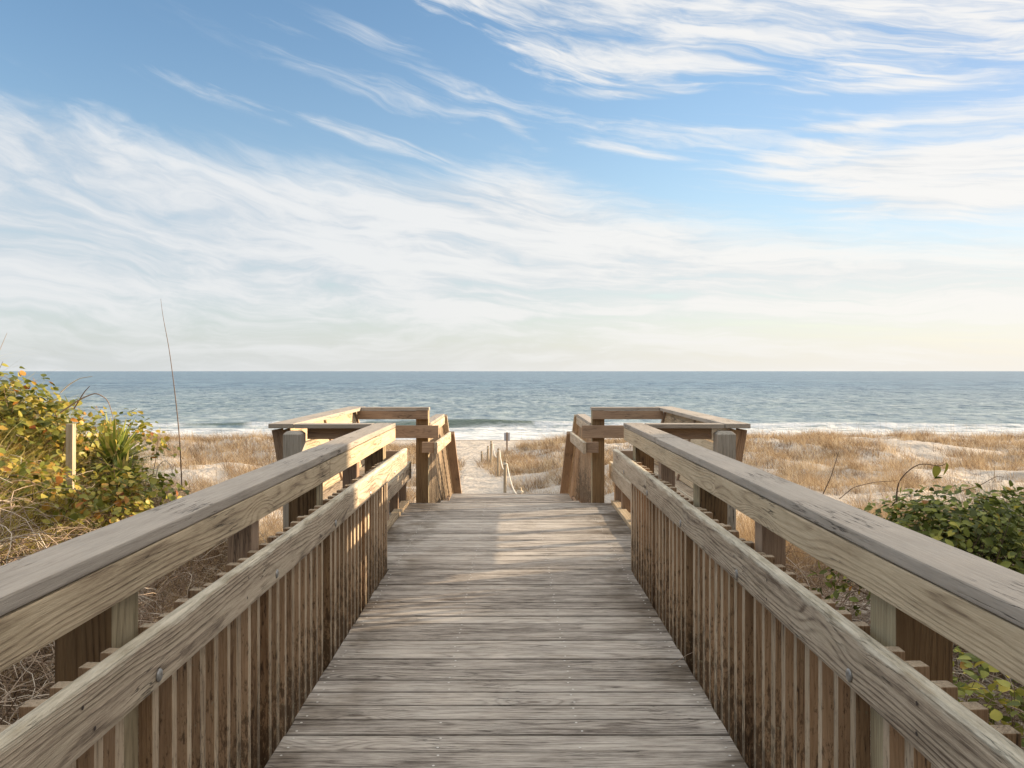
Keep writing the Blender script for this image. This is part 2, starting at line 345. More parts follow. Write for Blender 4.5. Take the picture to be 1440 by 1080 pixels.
q.put(b.inputs['Roughness'], q.ss(wet, 0, 1, .9, .65))
nb = bump(q, q.m('ADD', q.noise(pos, 2.6, 5, .6), q.m('MULTIPLY', q.noise(pos, .9, 3, .5), 1.5)), 1.0, .22)
bump(q, n2, .5, .01, b, nb)

# water with foam
m, q, b, o = material('sea water'); WATER = m
geo = q.node('ShaderNodeNewGeometry'); pos = geo.outputs['Position']; wx, wy, wz = q.sep(pos)
dist = q.m('MAXIMUM', wy, 50.0)
w1 = q.noise(q.vm('MULTIPLY', pos, (.35, 1.0, .0)), .55, 6, .62); w2 = q.noise(q.vm('MULTIPLY', pos, (.5, 1.0, .0)), .10, 6, .6); w3 = q.noise(q.vm('MULTIPLY', pos, (.5, 1.0, .0)), .012, 5, .6)
hgt = q.m('ADD', q.m('MULTIPLY', w1, .7), q.m('MULTIPLY', w2, 2.6))
shore = q.ss(wy, 70, 330)
deep = q.mix(q.ss(w3, .35, .65), (.06, .12, .175), (.085, .155, .205))
near = q.mix(q.ss(w2, .35, .65), (.12, .18, .20), (.20, .26, .275))
watc = q.mix(shore, near, deep)
ch1 = q.noise(q.vm('MULTIPLY', pos, (.55, .30, .0)), 1.0, 6, .68); ch2 = q.noise(q.vm('MULTIPLY', pos, (.12, .035, .0)), 1.0, 6, .68)
chop = q.m('ADD', q.m('MULTIPLY', ch1, q.ss(wy, 350, 120, .25, .75)), q.m('MULTIPLY', ch2, q.ss(wy, 350, 120, .75, .25)))
watc = q.mix(q.ss(chop, .38, .62), q.mix(1.0, watc, (.45, .56, .68, 1), 'MULTIPLY'), q.mix(1.0, watc, (1.9, 1.65, 1.5, 1), 'MULTIPLY'))  # bright and dark wave faces painted into the water colour
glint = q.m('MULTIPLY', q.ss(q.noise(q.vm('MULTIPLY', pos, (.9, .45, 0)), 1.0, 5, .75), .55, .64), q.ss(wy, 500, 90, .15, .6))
watc = q.mix(glint, watc, (.46, .52, .54))  # sparkle painted as pale specks in the colour
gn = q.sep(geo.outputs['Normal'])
watc = q.mix(q.m('MULTIPLY', q.ss(q.m('MULTIPLY', gn[1], -1.0), .12, .35), q.ss(wy, 110, 90)), watc, (.12, .16, .13))  # steep fronts painted green, standing in for light through the wave
fx = q.noise(q.vm('MULTIPLY', pos, (.06, .55, .0)), 1.0, 6, .62); fy = q.noise(q.vm('MULTIPLY', pos, (.35, 2.2, .0)), 1.0, 6, .7)
edge = q.m('ADD', wy, q.m('MULTIPLY', q.m('SUBTRACT', fx, .5), 9.0))
swash = q.m('MULTIPLY', q.ss(edge, 78.0, 74.5), q.ss(fy, .34, .50))
outer = q.m('MULTIPLY', q.ss(edge, 120, 80), q.ss(fy, .60, .70))
att = q.node('ShaderNodeAttribute'); att.attribute_name = 'tint'
crest = q.m('MULTIPLY', att.outputs['Fac'], q.ss(fy, .25, .5))
foam = q.m('MAXIMUM', q.m('MAXIMUM', swash, q.m('MULTIPLY', outer, .7)), crest)
caps = q.m('MULTIPLY', q.ss(q.noise(q.vm('MULTIPLY', pos, (.25, 1.2, 0)), .5, 5, .7), .68, .74), q.ss(wy, 400, 100, 0, .8))
foam = q.m('MAXIMUM', foam, caps)
fcol = q.mix(q.ss(fy, .35, .6), (.38, .43, .46), (.70, .71, .71))
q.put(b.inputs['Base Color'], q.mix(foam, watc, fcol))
q.put(b.inputs['Roughness'], q.ss(foam, 0, 1, .28, .85))
b.inputs['IOR'].default_value = 1.33
bump(q, hgt, 1.0, 1.2, b)

def leafy(name, stops, rough=.5, transl=.35, spec=.4):
    m, q, b, o = material(name)
    at = q.node('ShaderNodeAttribute'); at.attribute_name = 'tint'
    tcx = q.node('ShaderNodeTexCoord'); n = q.noise(tcx.outputs['Object'], 30, 3)
    col = q.ramp(q.m('ADD', at.outputs['Fac'], q.m('MULTIPLY', q.m('SUBTRACT', n, .5), .18)), stops)
    q.put(b.inputs['Base Color'], col); b.inputs['Roughness'].default_value = rough; b.inputs['Specular IOR Level'].default_value = spec
    tr = q.node('ShaderNodeBsdfTranslucent'); q.put(tr.inputs[0], col)
    mx = q.node('ShaderNodeMixShader'); mx.inputs[0].default_value = transl
    q.l.new(b.outputs[0], mx.inputs[1]); q.l.new(tr.outputs[0], mx.inputs[2]); q.l.new(mx.outputs[0], o.inputs[0])
    return m
M_DRY = leafy('dry beach grass', [(0, (.11, .075, .05)), (.3, (.27, .18, .105)), (.6, (.46, .335, .195)), (.85, (.60, .47, .305)), (1, (.68, .59, .45))], .8, .3, .1)
M_YEL = leafy('yellow green grass', [(0, (.10, .09, .03)), (.35, (.33, .29, .06)), (.65, (.56, .47, .12)), (1, (.76, .66, .32))], .7, .35, .15)
M_RUST = leafy('rust brown needles', [(0, (.12, .045, .025)), (.5, (.27, .11, .06)), (1, (.42, .22, .12))], .8, .25, .1)
M_STEM = leafy('bleached stems', [(0, (.09, .06, .045)), (.4, (.22, .155, .11)), (.75, (.40, .32, .25)), (1, (.58, .52, .44))], .85, .0, .1)
M_LEAFL = leafy('sunlit vine leaves', [(0, (.06, .085, .015)), (.30, (.17, .19, .03)), (.62, (.38, .35, .06)), (.82, (.50, .37, .08)), (.93, (.46, .20, .04)), (1, (.30, .10, .04))], .45, .4, .4)
M_LEAFR = leafy('glossy bush leaves', [(0, (.04, .055, .012)), (.4, (.14, .17, .035)), (.75, (.30, .32, .07)), (.93, (.52, .44, .08)), (1, (.36, .16, .04))], .5, .32, .25)
M_YUCCA = leafy('yucca blades', [(0, (.05, .09, .02)), (.5, (.16, .22, .04)), (.85, (.32, .34, .08)), (1, (.45, .36, .14))], .45, .25, .4)

# ------------------------------------------------------------------ ground, sea
def grid(name, xs, ys, hf, mat, tintf=None, kind='structure'):
    XX, YY = np.meshgrid(xs, ys); ZZ = hf(XX, YY)
    v = np.stack([XX.ravel(), YY.ravel(), ZZ.ravel()], 1); nx, ny = len(xs), len(ys)
    i = np.arange((nx-1)*(ny-1)); r = i//(nx-1); c = i % (nx-1); a = r*nx+c
    qd = np.stack([a, a+1, a+nx+1, a+nx], 1)
    o = link(name, mesh_np(name, v, qd, mat, None if tintf is None else tintf(XX, YY), smooth=True), None); tag(o, kind=kind); return o
def sym(*seg):
    out = []
    for a, b, st in seg: out += list(np.arange(a, b, st))
    return np.array(out)
xs = np.unique(np.round(np.concatenate([-np.geomspace(60, 3000, 14), sym((-60, -20, 1.0), (-20, -8, .3), (-8, 8, .11), (8, 20, .3), (20, 60, 1.0)), np.geomspace(60, 3000, 14)]), 3))
ys = np.concatenate([[-2000, -600, -200, -80, -40, -20], sym((-10, 0, .5), (0, 14, .12), (14, 40, .18), (40, 70, .35)), [75, 82, 95]])
o = grid('sand_ground', xs, ys, ground_h, SAND); tag(o, 'pale dune sand and flat beach running down to the surf', 'ground')

def crest_amp(x): return np.clip(.30 + .55*np.exp(-((x+3)/9)**2) + .30*vnoise(x*.06+3.1, x*0, 3), 0, 1)
def crest_y(x): return 78.5 + 2.5*(vnoise(x*.03, x*0, 5)-.5)*2
def sea_h(x, y):
    A = .07 + .13*sstep(y, 70, 120)
    fade = 1 - sstep(y, 300, 700)
    w = (np.sin(y*.52 + 1.6*fbm(x*.06, y*.05, 2)*6)*.5 + (fbm(x*.18, y*.42, 4)-.5)*2.0 + (fbm(x*.6, y*1.3, 9)-.5)*.9)
    s = (y-crest_y(x))
    br = np.where(s < 0, np.exp(-(s/.9)**2), np.exp(-(s/2.6)**2))*crest_amp(x)*.95
    s2 = y-72.5-2*vnoise(x*.05, x*0, 8)
    br = br + np.where(s2 < 0, np.exp(-(s2/.5)**2), np.exp(-(s2/1.5)**2))*.16
    s3 = y-96-4*vnoise(x*.02, x*0, 12)
    br = br + np.exp(-(s3/3.0)**2)*.28*np.clip(vnoise(x*.04, x*0, 14)*1.6-.4, 0, 1)
    sh = sstep(y, 64, 72)
    return -4.0 + fade*(A*w*sh) + br*sstep(y, 66, 70)
def sea_f(x, y):
    s = (y-crest_y(x)); br = .62*(sstep(x, 0, 3) + 1 - sstep(x, -17, -12)) + .6*(vnoise(x*.25+7, x*0, 31)-.5) + .5*np.exp(-((x+1.5)/.7)**2)
    return (sstep(br, .35, .5)*np.exp(-((s+.6)/1.5)**2)).clip(0, 1)
xs = np.unique(np.round(np.concatenate([-np.geomspace(100, 60000, 30), sym((-100, 100, .55)), np.geomspace(100, 60000, 30)]), 3))
ys = np.concatenate([sym((60, 84, .22), (84, 130, .45), (130, 260, 1.1), (260, 420, 2.5)), np.geomspace(425, 90000, 70)])
o = grid('sea_water', xs, ys, sea_h, WATER, sea_f); tag(o, 'blue green ocean with white surf breaking on the beach', 'sea')

# ------------------------------------------------------------------ boardwalk deck
CX = -.02
UP = (0, 0, 1)
deck = empty('boardwalk', (CX, 4.5, -.1), 'grey weathered plank boardwalk leading straight out to the beach', 'boardwalk')
PIT = .1452
k0 = int(round((3.284-0.0)/PIT)); y = 3.284 - PIT*k0
DECK_END = 9.33; i = 0
while y + PIT <= DECK_END+.02:
    yc = y+PIT/2
    if yc < 6.02: hw = .918
    elif yc < 9.07: hw = 1.95
    else: hw = .80
    jl, jr = random.uniform(-.004, .004), random.uniform(-.004, .004); jz = random.uniform(-.0022, .0016)
    o = board('deck_board', (CX-hw+jl, yc, -.019+jz), (CX+hw+jr, yc+random.uniform(-.0015, .0015), -.019+jz), PIT-random.uniform(.003, .007), .038, (random.uniform(-.004, .004), random.uniform(-.012, .012), 1), W_DECK, deck, .005)
    y += PIT
for sx in (-.87, 0, .87):
    board('joist', (CX+sx, 0, -.135), (CX+sx, 9.25, -.135), .19, .04, (1, 0, 0), W_BRN, deck)
for sx in (-1.9, 1.9):
    board('rim_joist', (CX+sx, 6.03, -.135), (CX+sx, 9.05, -.135), .19, .04, (1, 0, 0), W_BRN, deck)
for yy, wdt in ((6.01, 1.9), (9.095, 1.9)):
    for s in (-1, 1):
        board('rim_joist', (CX+s*.94, yy, -.135), (CX+s*wdt, yy, -.135), .19, .035, (0, 1, 0), W_BRN, deck)
for s in (-1, 1):
    for yy in (1.0, 4.0, 7.5, 9.0):
        board('pile', (CX+s*.75, yy, float(ground_h(CX+s*.75, yy))-.4), (CX+s*.75, yy, -.25), .14, .14, (0, 1, 0), W_POST, deck)
# screws as one set of tiny heads
def disc_verts(c, r, n=8, axis=2, dome=.0012):
    a = np.linspace(0, 2*math.pi, n, endpoint=False); p = np.zeros((n+1, 3))
    u, v = [(1, 2), (0, 2), (0, 1)][axis]; p[:n, u] = np.cos(a)*r; p[:n, v] = np.sin(a)*r; p[n, axis] = dome
    return p + np.array(c)
V_, F_ = [], []; base_i = 0; y = 3.284 - PIT*k0
while y + PIT <= 9.1:
    for sx in (-.87, -.28, .30, .87):
        for dy in (.032, .112):
            if random.random() < .75:
                V_.append(disc_verts((sx+random.uniform(-.012, .012), y+dy-4.5, .1022), .0055)); n = 8
                F_ += [(base_i+j, base_i+(j+1) % n, base_i+n) for j in range(n)]; base_i += n+1
    y += PIT
m, q, b, o = material('bright screw heads'); b.inputs['Base Color'].default_value = (.62, .61, .58, 1); b.inputs['Metallic'].default_value = .3; b.inputs['Roughness'].default_value = .5
me = mesh_np('deck_screws', np.concatenate(V_), np.array(F_), m); o = link('deck_screws', me, None, deck); o['kind'] = 'stuff'

# ------------------------------------------------------------------ walkway railings
P0 = .955
POSTS = [(.93, .09), (1.94, .14), (2.98, .09), (3.97, .14), (5.0, .09), (6.02, .14)]
def bolt(x, y, z, s, parent, r=.017):
    bm = bmesh.new(); bmesh.ops.create_uvsphere(bm, u_segments=14, v_segments=8, radius=r)
    bmesh.ops.scale(bm, vec=(.35, 1, 1), verts=bm.verts)
    for f in bm.faces: f.smooth = True
    me = bpy.data.meshes.new('bolt'); bm.to_mesh(me); bm.free()
    o = link('bolt', me, METAL, parent)
    return o
def sub(o, parent, world_co):
    """child of a rotated part: keep a world position"""
    bpy_m = Matrix.LocRotScale(parent.location, parent.rotation_euler, None)
    P = Vector(parent.parent.location)
    o.matrix_parent_inverse = Matrix.Identity(4)
    M = Matrix.Translation(P) @ bpy_m
    L = M.inverted() @ Matrix.Translation(Vector(world_co))
    o.location = L.to_translation(); o.rotation_euler = L.to_euler()
def dot(x, y, z, parent, r=.005):
    """countersunk screw head on an inner face"""
    V1 = disc_verts((0, 0, 0), r, 10, 0, .0006)
    me = mesh_np('screw', V1, np.array([(j, (j+1) % 10, 10) for j in range(10)]), HOLE); return link('screw', me, None, parent)
m, q, b, o = material('rusty screw'); HOLE = m; b.inputs['Base Color'].default_value = (.045, .032, .025, 1); b.inputs['Roughness'].default_value = .8
BAL_TOP = .835
for s, side_l, joint_b, joint_c, joint_h in ((-1, 'left', 4.10, 4.36, 9), (1, 'right', 3.52, 4.96, 5.12)):
    rl = empty('walkway_railing', (CX+s*P0, 3.2, 0), ('weathered railing on the left of the walkway, beside the sunlit yellow green dune thicket' if s < 0 else
               'weathered railing on the right of the walkway, beside the shaded glossy green bush'), 'railing', 'railings along the walkway')
    X = lambda v: CX+s*v
    for yy, w in POSTS:
        gz = float(ground_h(X(1.03), yy))-.3
        m_ = W_POST if w > .1 else W_BRN
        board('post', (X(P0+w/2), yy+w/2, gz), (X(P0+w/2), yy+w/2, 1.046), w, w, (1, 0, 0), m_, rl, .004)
    # cap boards
    segs = [(0, joint_c), (joint_c, 6.42)]
    for a, c in segs:
        board('cap_rail', (X(.995), a+.0015, 1.0665), (X(.995), c-.0015, 1.0665), .155, .036, UP, W_CAP, rl, .006, wav=.0012)
    for a, c in [(0, joint_b), (joint_b, 6.40)]:
        board('side_rail', (X(.9355), a+.002, .996), (X(.9355), c-.002, .996), .098, .037, (1, 0, 0), W_RAIL, rl, .004, wav=.0015)
    hs = [(0, 6.86)] if s < 0 else [(0, 5.12), (5.12, 6.80)]
    for a, c in hs:
        h = board('handrail', (X(.899), a+.002, .765), (X(.899), c-.002, .765), .150, .038, (1, 0, 0), W_HAND, rl, .012, wav=.0015)
        for yy, w in POSTS:
            if a < yy < c:
                bo = bolt(0, 0, 0, s, h); sub(bo, h, (X(.879), yy+w/2+.02, .725))
                for dz in (-.035, .03):
                    dd = dot(0, 0, 0, h); sub(dd, h, (X(.8795)-s*.0006, yy+w/2-.33+random.uniform(-.04, .04), .765+dz))
    # balusters between the posts
    for (ya, wa), (yb, wb) in zip([(-.16, .09)]+POSTS[:-1], POSTS):
        n = 9; a = ya+wa; gap = (yb-a)
        for j in range(n):
            yy = a + .026 + (gap-.052)*j/(n-1) + random.uniform(-.007, .007)
            if yy < .35: continue
            tp = BAL_TOP + random.uniform(-.012, .004)
            x_ = X(.9385)
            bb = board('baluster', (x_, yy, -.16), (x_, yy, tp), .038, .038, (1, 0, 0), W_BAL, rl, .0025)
            bb.rotation_euler.rotate_axis('X', random.uniform(-.09, .09)); bb.rotation_euler.rotate_axis('Z', random.uniform(-.006, .006))
    board('bottom_stringer', (X(.99), 0, -.11), (X(.99), 6.0, -.11), .14, .036, (1, 0, 0), W_BRN, rl, .004)
    # return piece joining the handrail's far end to the corner
    board('return_board', (X(.925), 6.66, .765), (X(1.10), 6.66, .765), .14, .036, (0, 1, 0), W_BRN, rl)

# ------------------------------------------------------------------ platform benches with high backs
for s in (-1, 1):
    X = lambda v: CX+s*v
    bn = empty('platform_bench', (X(1.5), 7.7, 0), ('plank bench on the left of the platform, its high back lit golden by the sun' if s < 0 else
               'high backed plank bench on the right of the platform, its back boards in shade'), 'bench', 'benches on the end platform')
    # corner posts and leaning frames
    for yy, xx, zt, nm in ((6.19, 1.69, 1.03, 'corner_post'), (9.14, 1.82, .90, 'corner_post')):
        board(nm, (X(xx), yy+.07, -1.2 if yy > 7 else -.6), (X(xx), yy+.07, zt), .15, .14, (1, 0, 0), W_POSTG, bn, .004, chamfer=.022)
    for yy in (6.36, 7.6, 9.05):
        board('back_frame', (X(1.585), yy, .30), (X(1.80), yy, 1.035), .09, .038, (0, 1, 0), W_BRN, bn)
        board('back_frame', (X(1.745), yy+.04, .32), (X(1.865), yy+.04, 1.035), .085, .036, (0, 1, 0), W_BRN, bn)
    # back planks
    for k in range(4):
        zc = .53 + k*.146; xc = 1.555 + (zc-.30)*.292+.02
        board('back_plank', (X(xc), 6.40, zc), (X(xc), 9.20, zc), .139, .030, (s, 0, -.29), W_RAIL, bn, .003)
    board('top_cap', (X(1.80), 6.27, 1.068), (X(1.80), 9.36, 1.068), .20, .036, UP, W_CAP, bn, .006)
    # near return cap & board
    board('return_cap', (X(1.085), 6.34, 1.066), (X(1.694), 6.34, 1.066), .14, .034, UP, W_CAP, bn, .005)
    board('return_rail', (X(1.10), 6.355, 1.003), (X(1.61), 6.355, 1.003), .088, .036, (0, 1, 0), W_BRN, bn)
    # seat
    for k in range(3):
        xc = 1.265 + k*.147
        board('seat_plank', (X(xc), 6.45, .441), (X(xc), 9.22, .441), .140, .036, UP, W_HAND, bn, .004)
    board('seat_fascia', (X(1.165), 6.45, .361), (X(1.165), 9.24, .361), .19, .036, (1, 0, 0), W_HAND, bn, .005)
    for yy in (6.6, 7.15, 7.8, 8.5, 9.08):
        board('seat_leg', (X(1.235), yy, .0), (X(1.235), yy, .42), .09, .09, (1, 0, 0), W_BRN, bn)
    board('floor_cleat', (X(1.185), 6.1, .021), (X(1.185), 9.0, .021), .09, .038, UP, W_RAIL, bn)

# ------------------------------------------------------------------ railings at the head of the stairs
for s in (-1, 1):
    X = lambda v: CX+s*v
    sr = empty('stair_railing', (X(.98), 10, 0), ('sunlit stair railing on the left of the beach steps' if s < 0 else 'shaded stair railing on the right of the beach steps'), 'railing', 'railings beside the beach steps')
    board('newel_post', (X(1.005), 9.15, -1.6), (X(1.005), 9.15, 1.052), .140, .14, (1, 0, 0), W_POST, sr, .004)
    # upper rail across to the bench corner
    board('cross_cap', (X(.925), 9.13, 1.071), (X(1.695), 9.13, 1.071), .15, .034, UP, W_CAP, sr, .005)
    board('cross_rail', (X(.935), 9.061, 1.003), (X(1.74), 9.061, 1.003), .098, .036, (0, 1, 0), W_BRN, sr)
    # lower cross board in front of the newel
    board('cross_board', (X(.815), 9.058, .812), (X(1.44), 9.058, .812), .143, .040, (0, 1, 0), W_BRN, sr)
    # level upper rail beyond the newel then sloping
    sl = .672
    board('upper_cap', (X(.985), 9.23, .885), (X(.985), 11.15, .885), .12, .034, UP, W_CAP, sr, .004)
    board('upper_side', (X(.935), 9.23, .815), (X(.935), 11.12, .815), .10, .034, (1, 0, 0), W_HAND, sr, .004)
    board('level_handrail', (X(.835), 8.93, .638), (X(.835), 10.93, .60), .13, .038, (1, 0, 0), W_HAND, sr, .008)
    board('handrail_block', (X(.86), 9.0, .64), (X(.995), 9.0, .64), .12, .06, (0, 1, 0), W_BRN, sr)
    board('sloping_cap', (X(.955), 11.16, .88), (X(.955), 14.0, .88-2.84*sl), .13, .036, (0, sl, 1), W_HAND, sr, .004)
    board('sloping_handrail', (X(.835), 10.94, .655), (X(.835), 13.9, .655-2.96*sl), .125, .045, (0, sl, 1), W_BRN, sr, .006)
    n = 17
    for j in range(n):
        yy = 9.32 + j*.112
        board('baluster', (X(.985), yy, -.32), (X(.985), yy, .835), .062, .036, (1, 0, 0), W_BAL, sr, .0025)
    for j in range(18):
        yy = 11.24 + j*.135; zt = .86-(yy-11.16)*sl
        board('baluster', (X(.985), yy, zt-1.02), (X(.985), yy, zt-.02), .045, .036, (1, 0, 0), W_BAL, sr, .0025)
    for yy in (11.05, 13.85):
        zt = .85 if yy < 12 else .83-(yy-11.16)*sl
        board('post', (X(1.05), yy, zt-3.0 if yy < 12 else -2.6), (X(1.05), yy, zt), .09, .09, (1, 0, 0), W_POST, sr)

st = empty('beach_stairs', (CX, 11.5, -1.0), 'wooden steps going down from the platform to the sand path', 'stairs')
yy = 9.36
for j in range(11):
    board('landing_board', (CX-.8, yy+.07+j*.145, -.20), (CX+.8, yy+.07+j*.145, -.20), .139, .036, UP, W_DECK, st)
for j in range(9):
    zt = -.20-.19*(j+1); yt = 10.98+.28*j
    if zt < -2.0: break
    for k in range(2): board('tread', (CX-.78, yt+.07+k*.142, zt), (CX+.78, yt+.07+k*.142, zt), .137, .036, UP, W_DECK, st)
for s in (-1, 1):
    board('stringer', (CX+s*.86, 10.9, -.32), (CX+s*.86, 13.7, -.32-2.8*.68), .26, .038, (1, 0, 0), W_BRN, st)
    board('landing_beam', (CX+s*.86, 9.3, -.33), (CX+s*.86, 10.95, -.33), .2, .038, (1, 0, 0), W_BRN, st)

# ------------------------------------------------------------------ rope fence by the sand path, sign, stake
def tube(pts, r, mat, name, parent=None, n=8):
    P = np.array(pts, float); V1 = []; F1 = []
    for i in range(len(P)):
        tdir = P[min(i+1, len(P)-1)]-P[max(i-1, 0)]; tdir /= np.linalg.norm(tdir)
        a = np.cross(tdir, (0, 0, 1) if abs(tdir[2]) < .9 else (1, 0, 0)); a /= np.linalg.norm(a); b2 = np.cross(tdir, a)
        rr = r[i] if hasattr(r, '__len__') else r
        for k in range(n):
            th = 2*math.pi*k/n; V1.append(P[i]+rr*(math.cos(th)*a+math.sin(th)*b2))
    for i in range(len(P)-1):
        for k in range(n): F1.append((i*n+k, i*n+(k+1) % n, (i+1)*n+(k+1) % n, (i+1)*n+k))
    o = link(name, mesh_np(name, np.array(V1), np.array(F1), mat, np.full(len(V1), .6), smooth=True), None, parent); return o
fr = empty('rope_fence', (-.5, 29, -2.6), 'rope strung between short timber posts beside the sandy beach path', 'fence')
FP = [(.22, 20.0, -1.42), (-.22, 25.0, -1.30), (-.55, 31.6, -1.56), (-.93, 35.6, -1.62), (-1.12, 37.0, -1.97), (-1.44, 38.0, -2.32)]
for (x, yy, zt) in FP:
    gz = float(ground_h(x, yy)); lean = random.uniform(-.03, .03)
    bm = bmesh.new(); bmesh.ops.create_cone(bm, cap_ends=True, segments=14, radius1=.052, radius2=.046, depth=zt-gz+.5)
    bmesh.ops.bevel(bm, geom=[e for e in bm.edges if all(v.co.z > 0 for v in e.verts)], offset=.012, segments=2, affect='EDGES')
    bmesh.ops.rotate(bm, verts=bm.verts, matrix=Matrix.Rotation(R(90), 3, 'Y'))
    me = bpy.data.meshes.new('post'); bm.to_mesh(me); bm.free()
    o = link('post', me, W_STAKE, fr); o.rotation_euler = (0, R(-90)+lean, random.uniform(0, 3)); o.location = Vector((x, yy, (zt+gz-.5)/2)) - fr.location
for a, c in zip(FP[:-1], FP[1:]):
    a = np.array(a)-np.array([0, 0, .10]); c = np.array(c)-np.array([0, 0, .10]); pts = []
    for t in np.linspace(0, 1, 17):
        p = a*(1-t)+c*t; p[2] -= (.42 if abs(a[1]-c[1]) > 3 else .12)*4*t*(1-t); p = p-np.array(fr.location)+np.array([.06, 0, 0]); pts.append(p)
    tube(pts, .021, ROPE, 'rope', fr)
    # knot wraps
for (x, yy, zt) in FP:
    pts = [(x+.056*math.cos(t)-fr.location[0], yy+.056*math.sin(t)-fr.location[1], zt-.10+.02*math.sin(t*.5)-fr.location[2]) for t in np.linspace(0, 12.5, 30)]
    tube(pts, .014, ROPE, 'rope_wrap', fr)
sg = empty('beach_sign', (-.28, 44, -2.9), 'small blank backed sign on a post by the beach seen from behind', 'sign')
m, q, b, o = material('grey sign panel'); SIGN = m
tcx = q.node('ShaderNodeTexCoord'); q.put(b.inputs['Base Color'], q.ramp(q.noise(tcx.outputs['Object'], 9, 4), [(.3, (.40, .42, .46)), (.7, (.52, .54, .58))])); b.inputs['Roughness'].default_value = .5
o = board('post', (-.28, 44, -3.4), (-.28, 44, -1.88), .085, .085, (0, 1, 0), W_BRN, sg)
o = board('panel', (-.28, 44.06, -2.36), (-.28, 44.06, -1.90), .32, .012, (0, 1, 0), SIGN, sg, .002)
sp = board('timber_stake', (-2.94, 5.3, .3), (-2.935, 5.3, 1.150), .046, .045, (0, 1, 0), W_STAKE, None); tag(sp, 'short pale timber stake standing in the sunlit thicket on the dune', 'stake')

# ------------------------------------------------------------------ vegetation builders
def ribbons(C, Wd, side):
    """C [N,S,3] centre lines, Wd [N,S] widths, side [N,3]"""
    N, S, _ = C.shape; L = C - side[:, None, :]*Wd[..., None]/2; Rr = C + side[:, None, :]*Wd[..., None]/2
    V1 = np.stack([L, Rr], 2).reshape(-1, 3); b0 = (np.arange(N)*S*2)[:, None]; k = (np.arange(S-1)*2)[None]
    a = (b0+k).ravel(); return V1, np.stack([a, a+1, a+3, a+2], 1)
def blades(bx, by, H, width, lean, curl, S=5, zoff=-.03, droop=0.0):
    N = len(bx); z = ground_h(bx, by)+zoff; az_ = RNG.uniform(0, 2*math.pi, N)
    # wind bias to the left
    dirx = np.cos(az_)-.35; diry = np.sin(az_); nr = np.hypot(dirx, diry); dirx /= nr; diry /= nr
    t = np.linspace(0, 1, S)[None]; hor = (lean[:, None]*t + curl[:, None]*t**2.2)*H[:, None]
    up = H[:, None]*t*(1-.30*np.abs(curl[:, None])*t**1.5 - droop*t**3)
    C = np.stack([bx[:, None]+dirx[:, None]*hor, by[:, None]+diry[:, None]*hor, z[:, None]+up], 2)
    Wd = width[:, None]*(1-t*.85)
    sd_ = RNG.uniform(0, math.pi, N); side = np.stack([np.cos(sd_), np.sin(sd_), 0*sd_], 1)
    side[:, 0] += np.sign(side[:, 0])*.6; side /= np.linalg.norm(side, axis=1)[:, None]
    return C, Wd, side
def grass_object(name, packs, mat, label, cat):
    VV, QQ, TT = [], [], []; off = 0
    for (C, Wd, side, tint) in packs:
        v, qd = ribbons(C, Wd, side); VV.append(v); QQ.append(qd+off); off += len(v); TT.append(np.repeat(tint, C.shape[1]*2))
    o = link(name, mesh_np(name, np.concatenate(VV), np.concatenate(QQ), mat, np.concatenate(TT)), None)
    return tag(o, label, cat, kind='stuff')
def tufts(n_try, xr, yr, keep, per, Hr, wr, lean=.35, curl=.5, spread=.10, S=4, tb=(.3, .9)):
    cx = RNG.uniform(*xr, n_try); cy = RNG.uniform(*yr, n_try); k = keep(cx, cy); cx, cy = cx[k], cy[k]; n = len(cx)
    Hs = RNG.uniform(*Hr, n); tb_ = RNG.uniform(*tb, n)
    bx = np.repeat(cx, per)+RNG.normal(0, spread, n*per); by = np.repeat(cy, per)+RNG.normal(0, spread, n*per)
    H = np.repeat(Hs, per)*RNG.uniform(.45, 1.1, n*per); w = RNG.uniform(*wr, n*per)
    C, Wd, side = blades(bx, by, H, w, np.abs(RNG.normal(0, lean, n*per)), RNG.uniform(0, curl, n*per), S)
    tint = np.clip(np.repeat(tb_, per)+RNG.normal(0, .16, n*per), 0, 1); return C, Wd, side, tint
def inview(x, y, m=2.0): return (np.abs(x) < y*.66+m)
def off_path(x, y, m=.1): return np.abs(x-path_x(y)) > path_w(y)+m

def keep_far(x, y):
    nz = fbm(x*.33+2, y*.33, 44)+.40*(fbm(x*1.1, y*.8, 45)-.5)
    ys_ = 49.0+3*(fbm(x*.2, y*0, 46)-.5)*2
    thr = .43 + .09*np.exp(-((y-23)/4.0)**2)*(x > 1)
    dens = sstep(nz, thr-.03, thr+.07)
    return inview(x, y) & off_path(x, y, .05) & (y < ys_) & (RNG.uniform(0, 1, x.shape) < dens+.05)
pk = [tufts(12000, (-38, 38), (15, 30), keep_far, 30, (.20, .72), (.005, .010), lean=.5, curl=.9, spread=.11, tb=(0, .95)),
      tufts(22000, (-38, 38), (30, 52), keep_far, 14, (.20, .70), (.009, .018), lean=.5, curl=.8, spread=.13, S=3, tb=(0, .95))]
# scattered sea oats with taller thin stalks
def keep_o(x, y): return inview(x, y) & off_path(x, y, .4) & (fbm(x*.2, y*.2, 61) > .42)
pk.append(tufts(900, (-34, 34), (14, 47), keep_o, 2, (1.0, 1.7), (.006, .010), lean=.08, curl=.25, spread=.1, S=5, tb=(.2, .5)))
grass_object('dune_grass', pk, M_DRY, 'clumps of dry tan beach grass covering the dunes before the sea', 'grass')

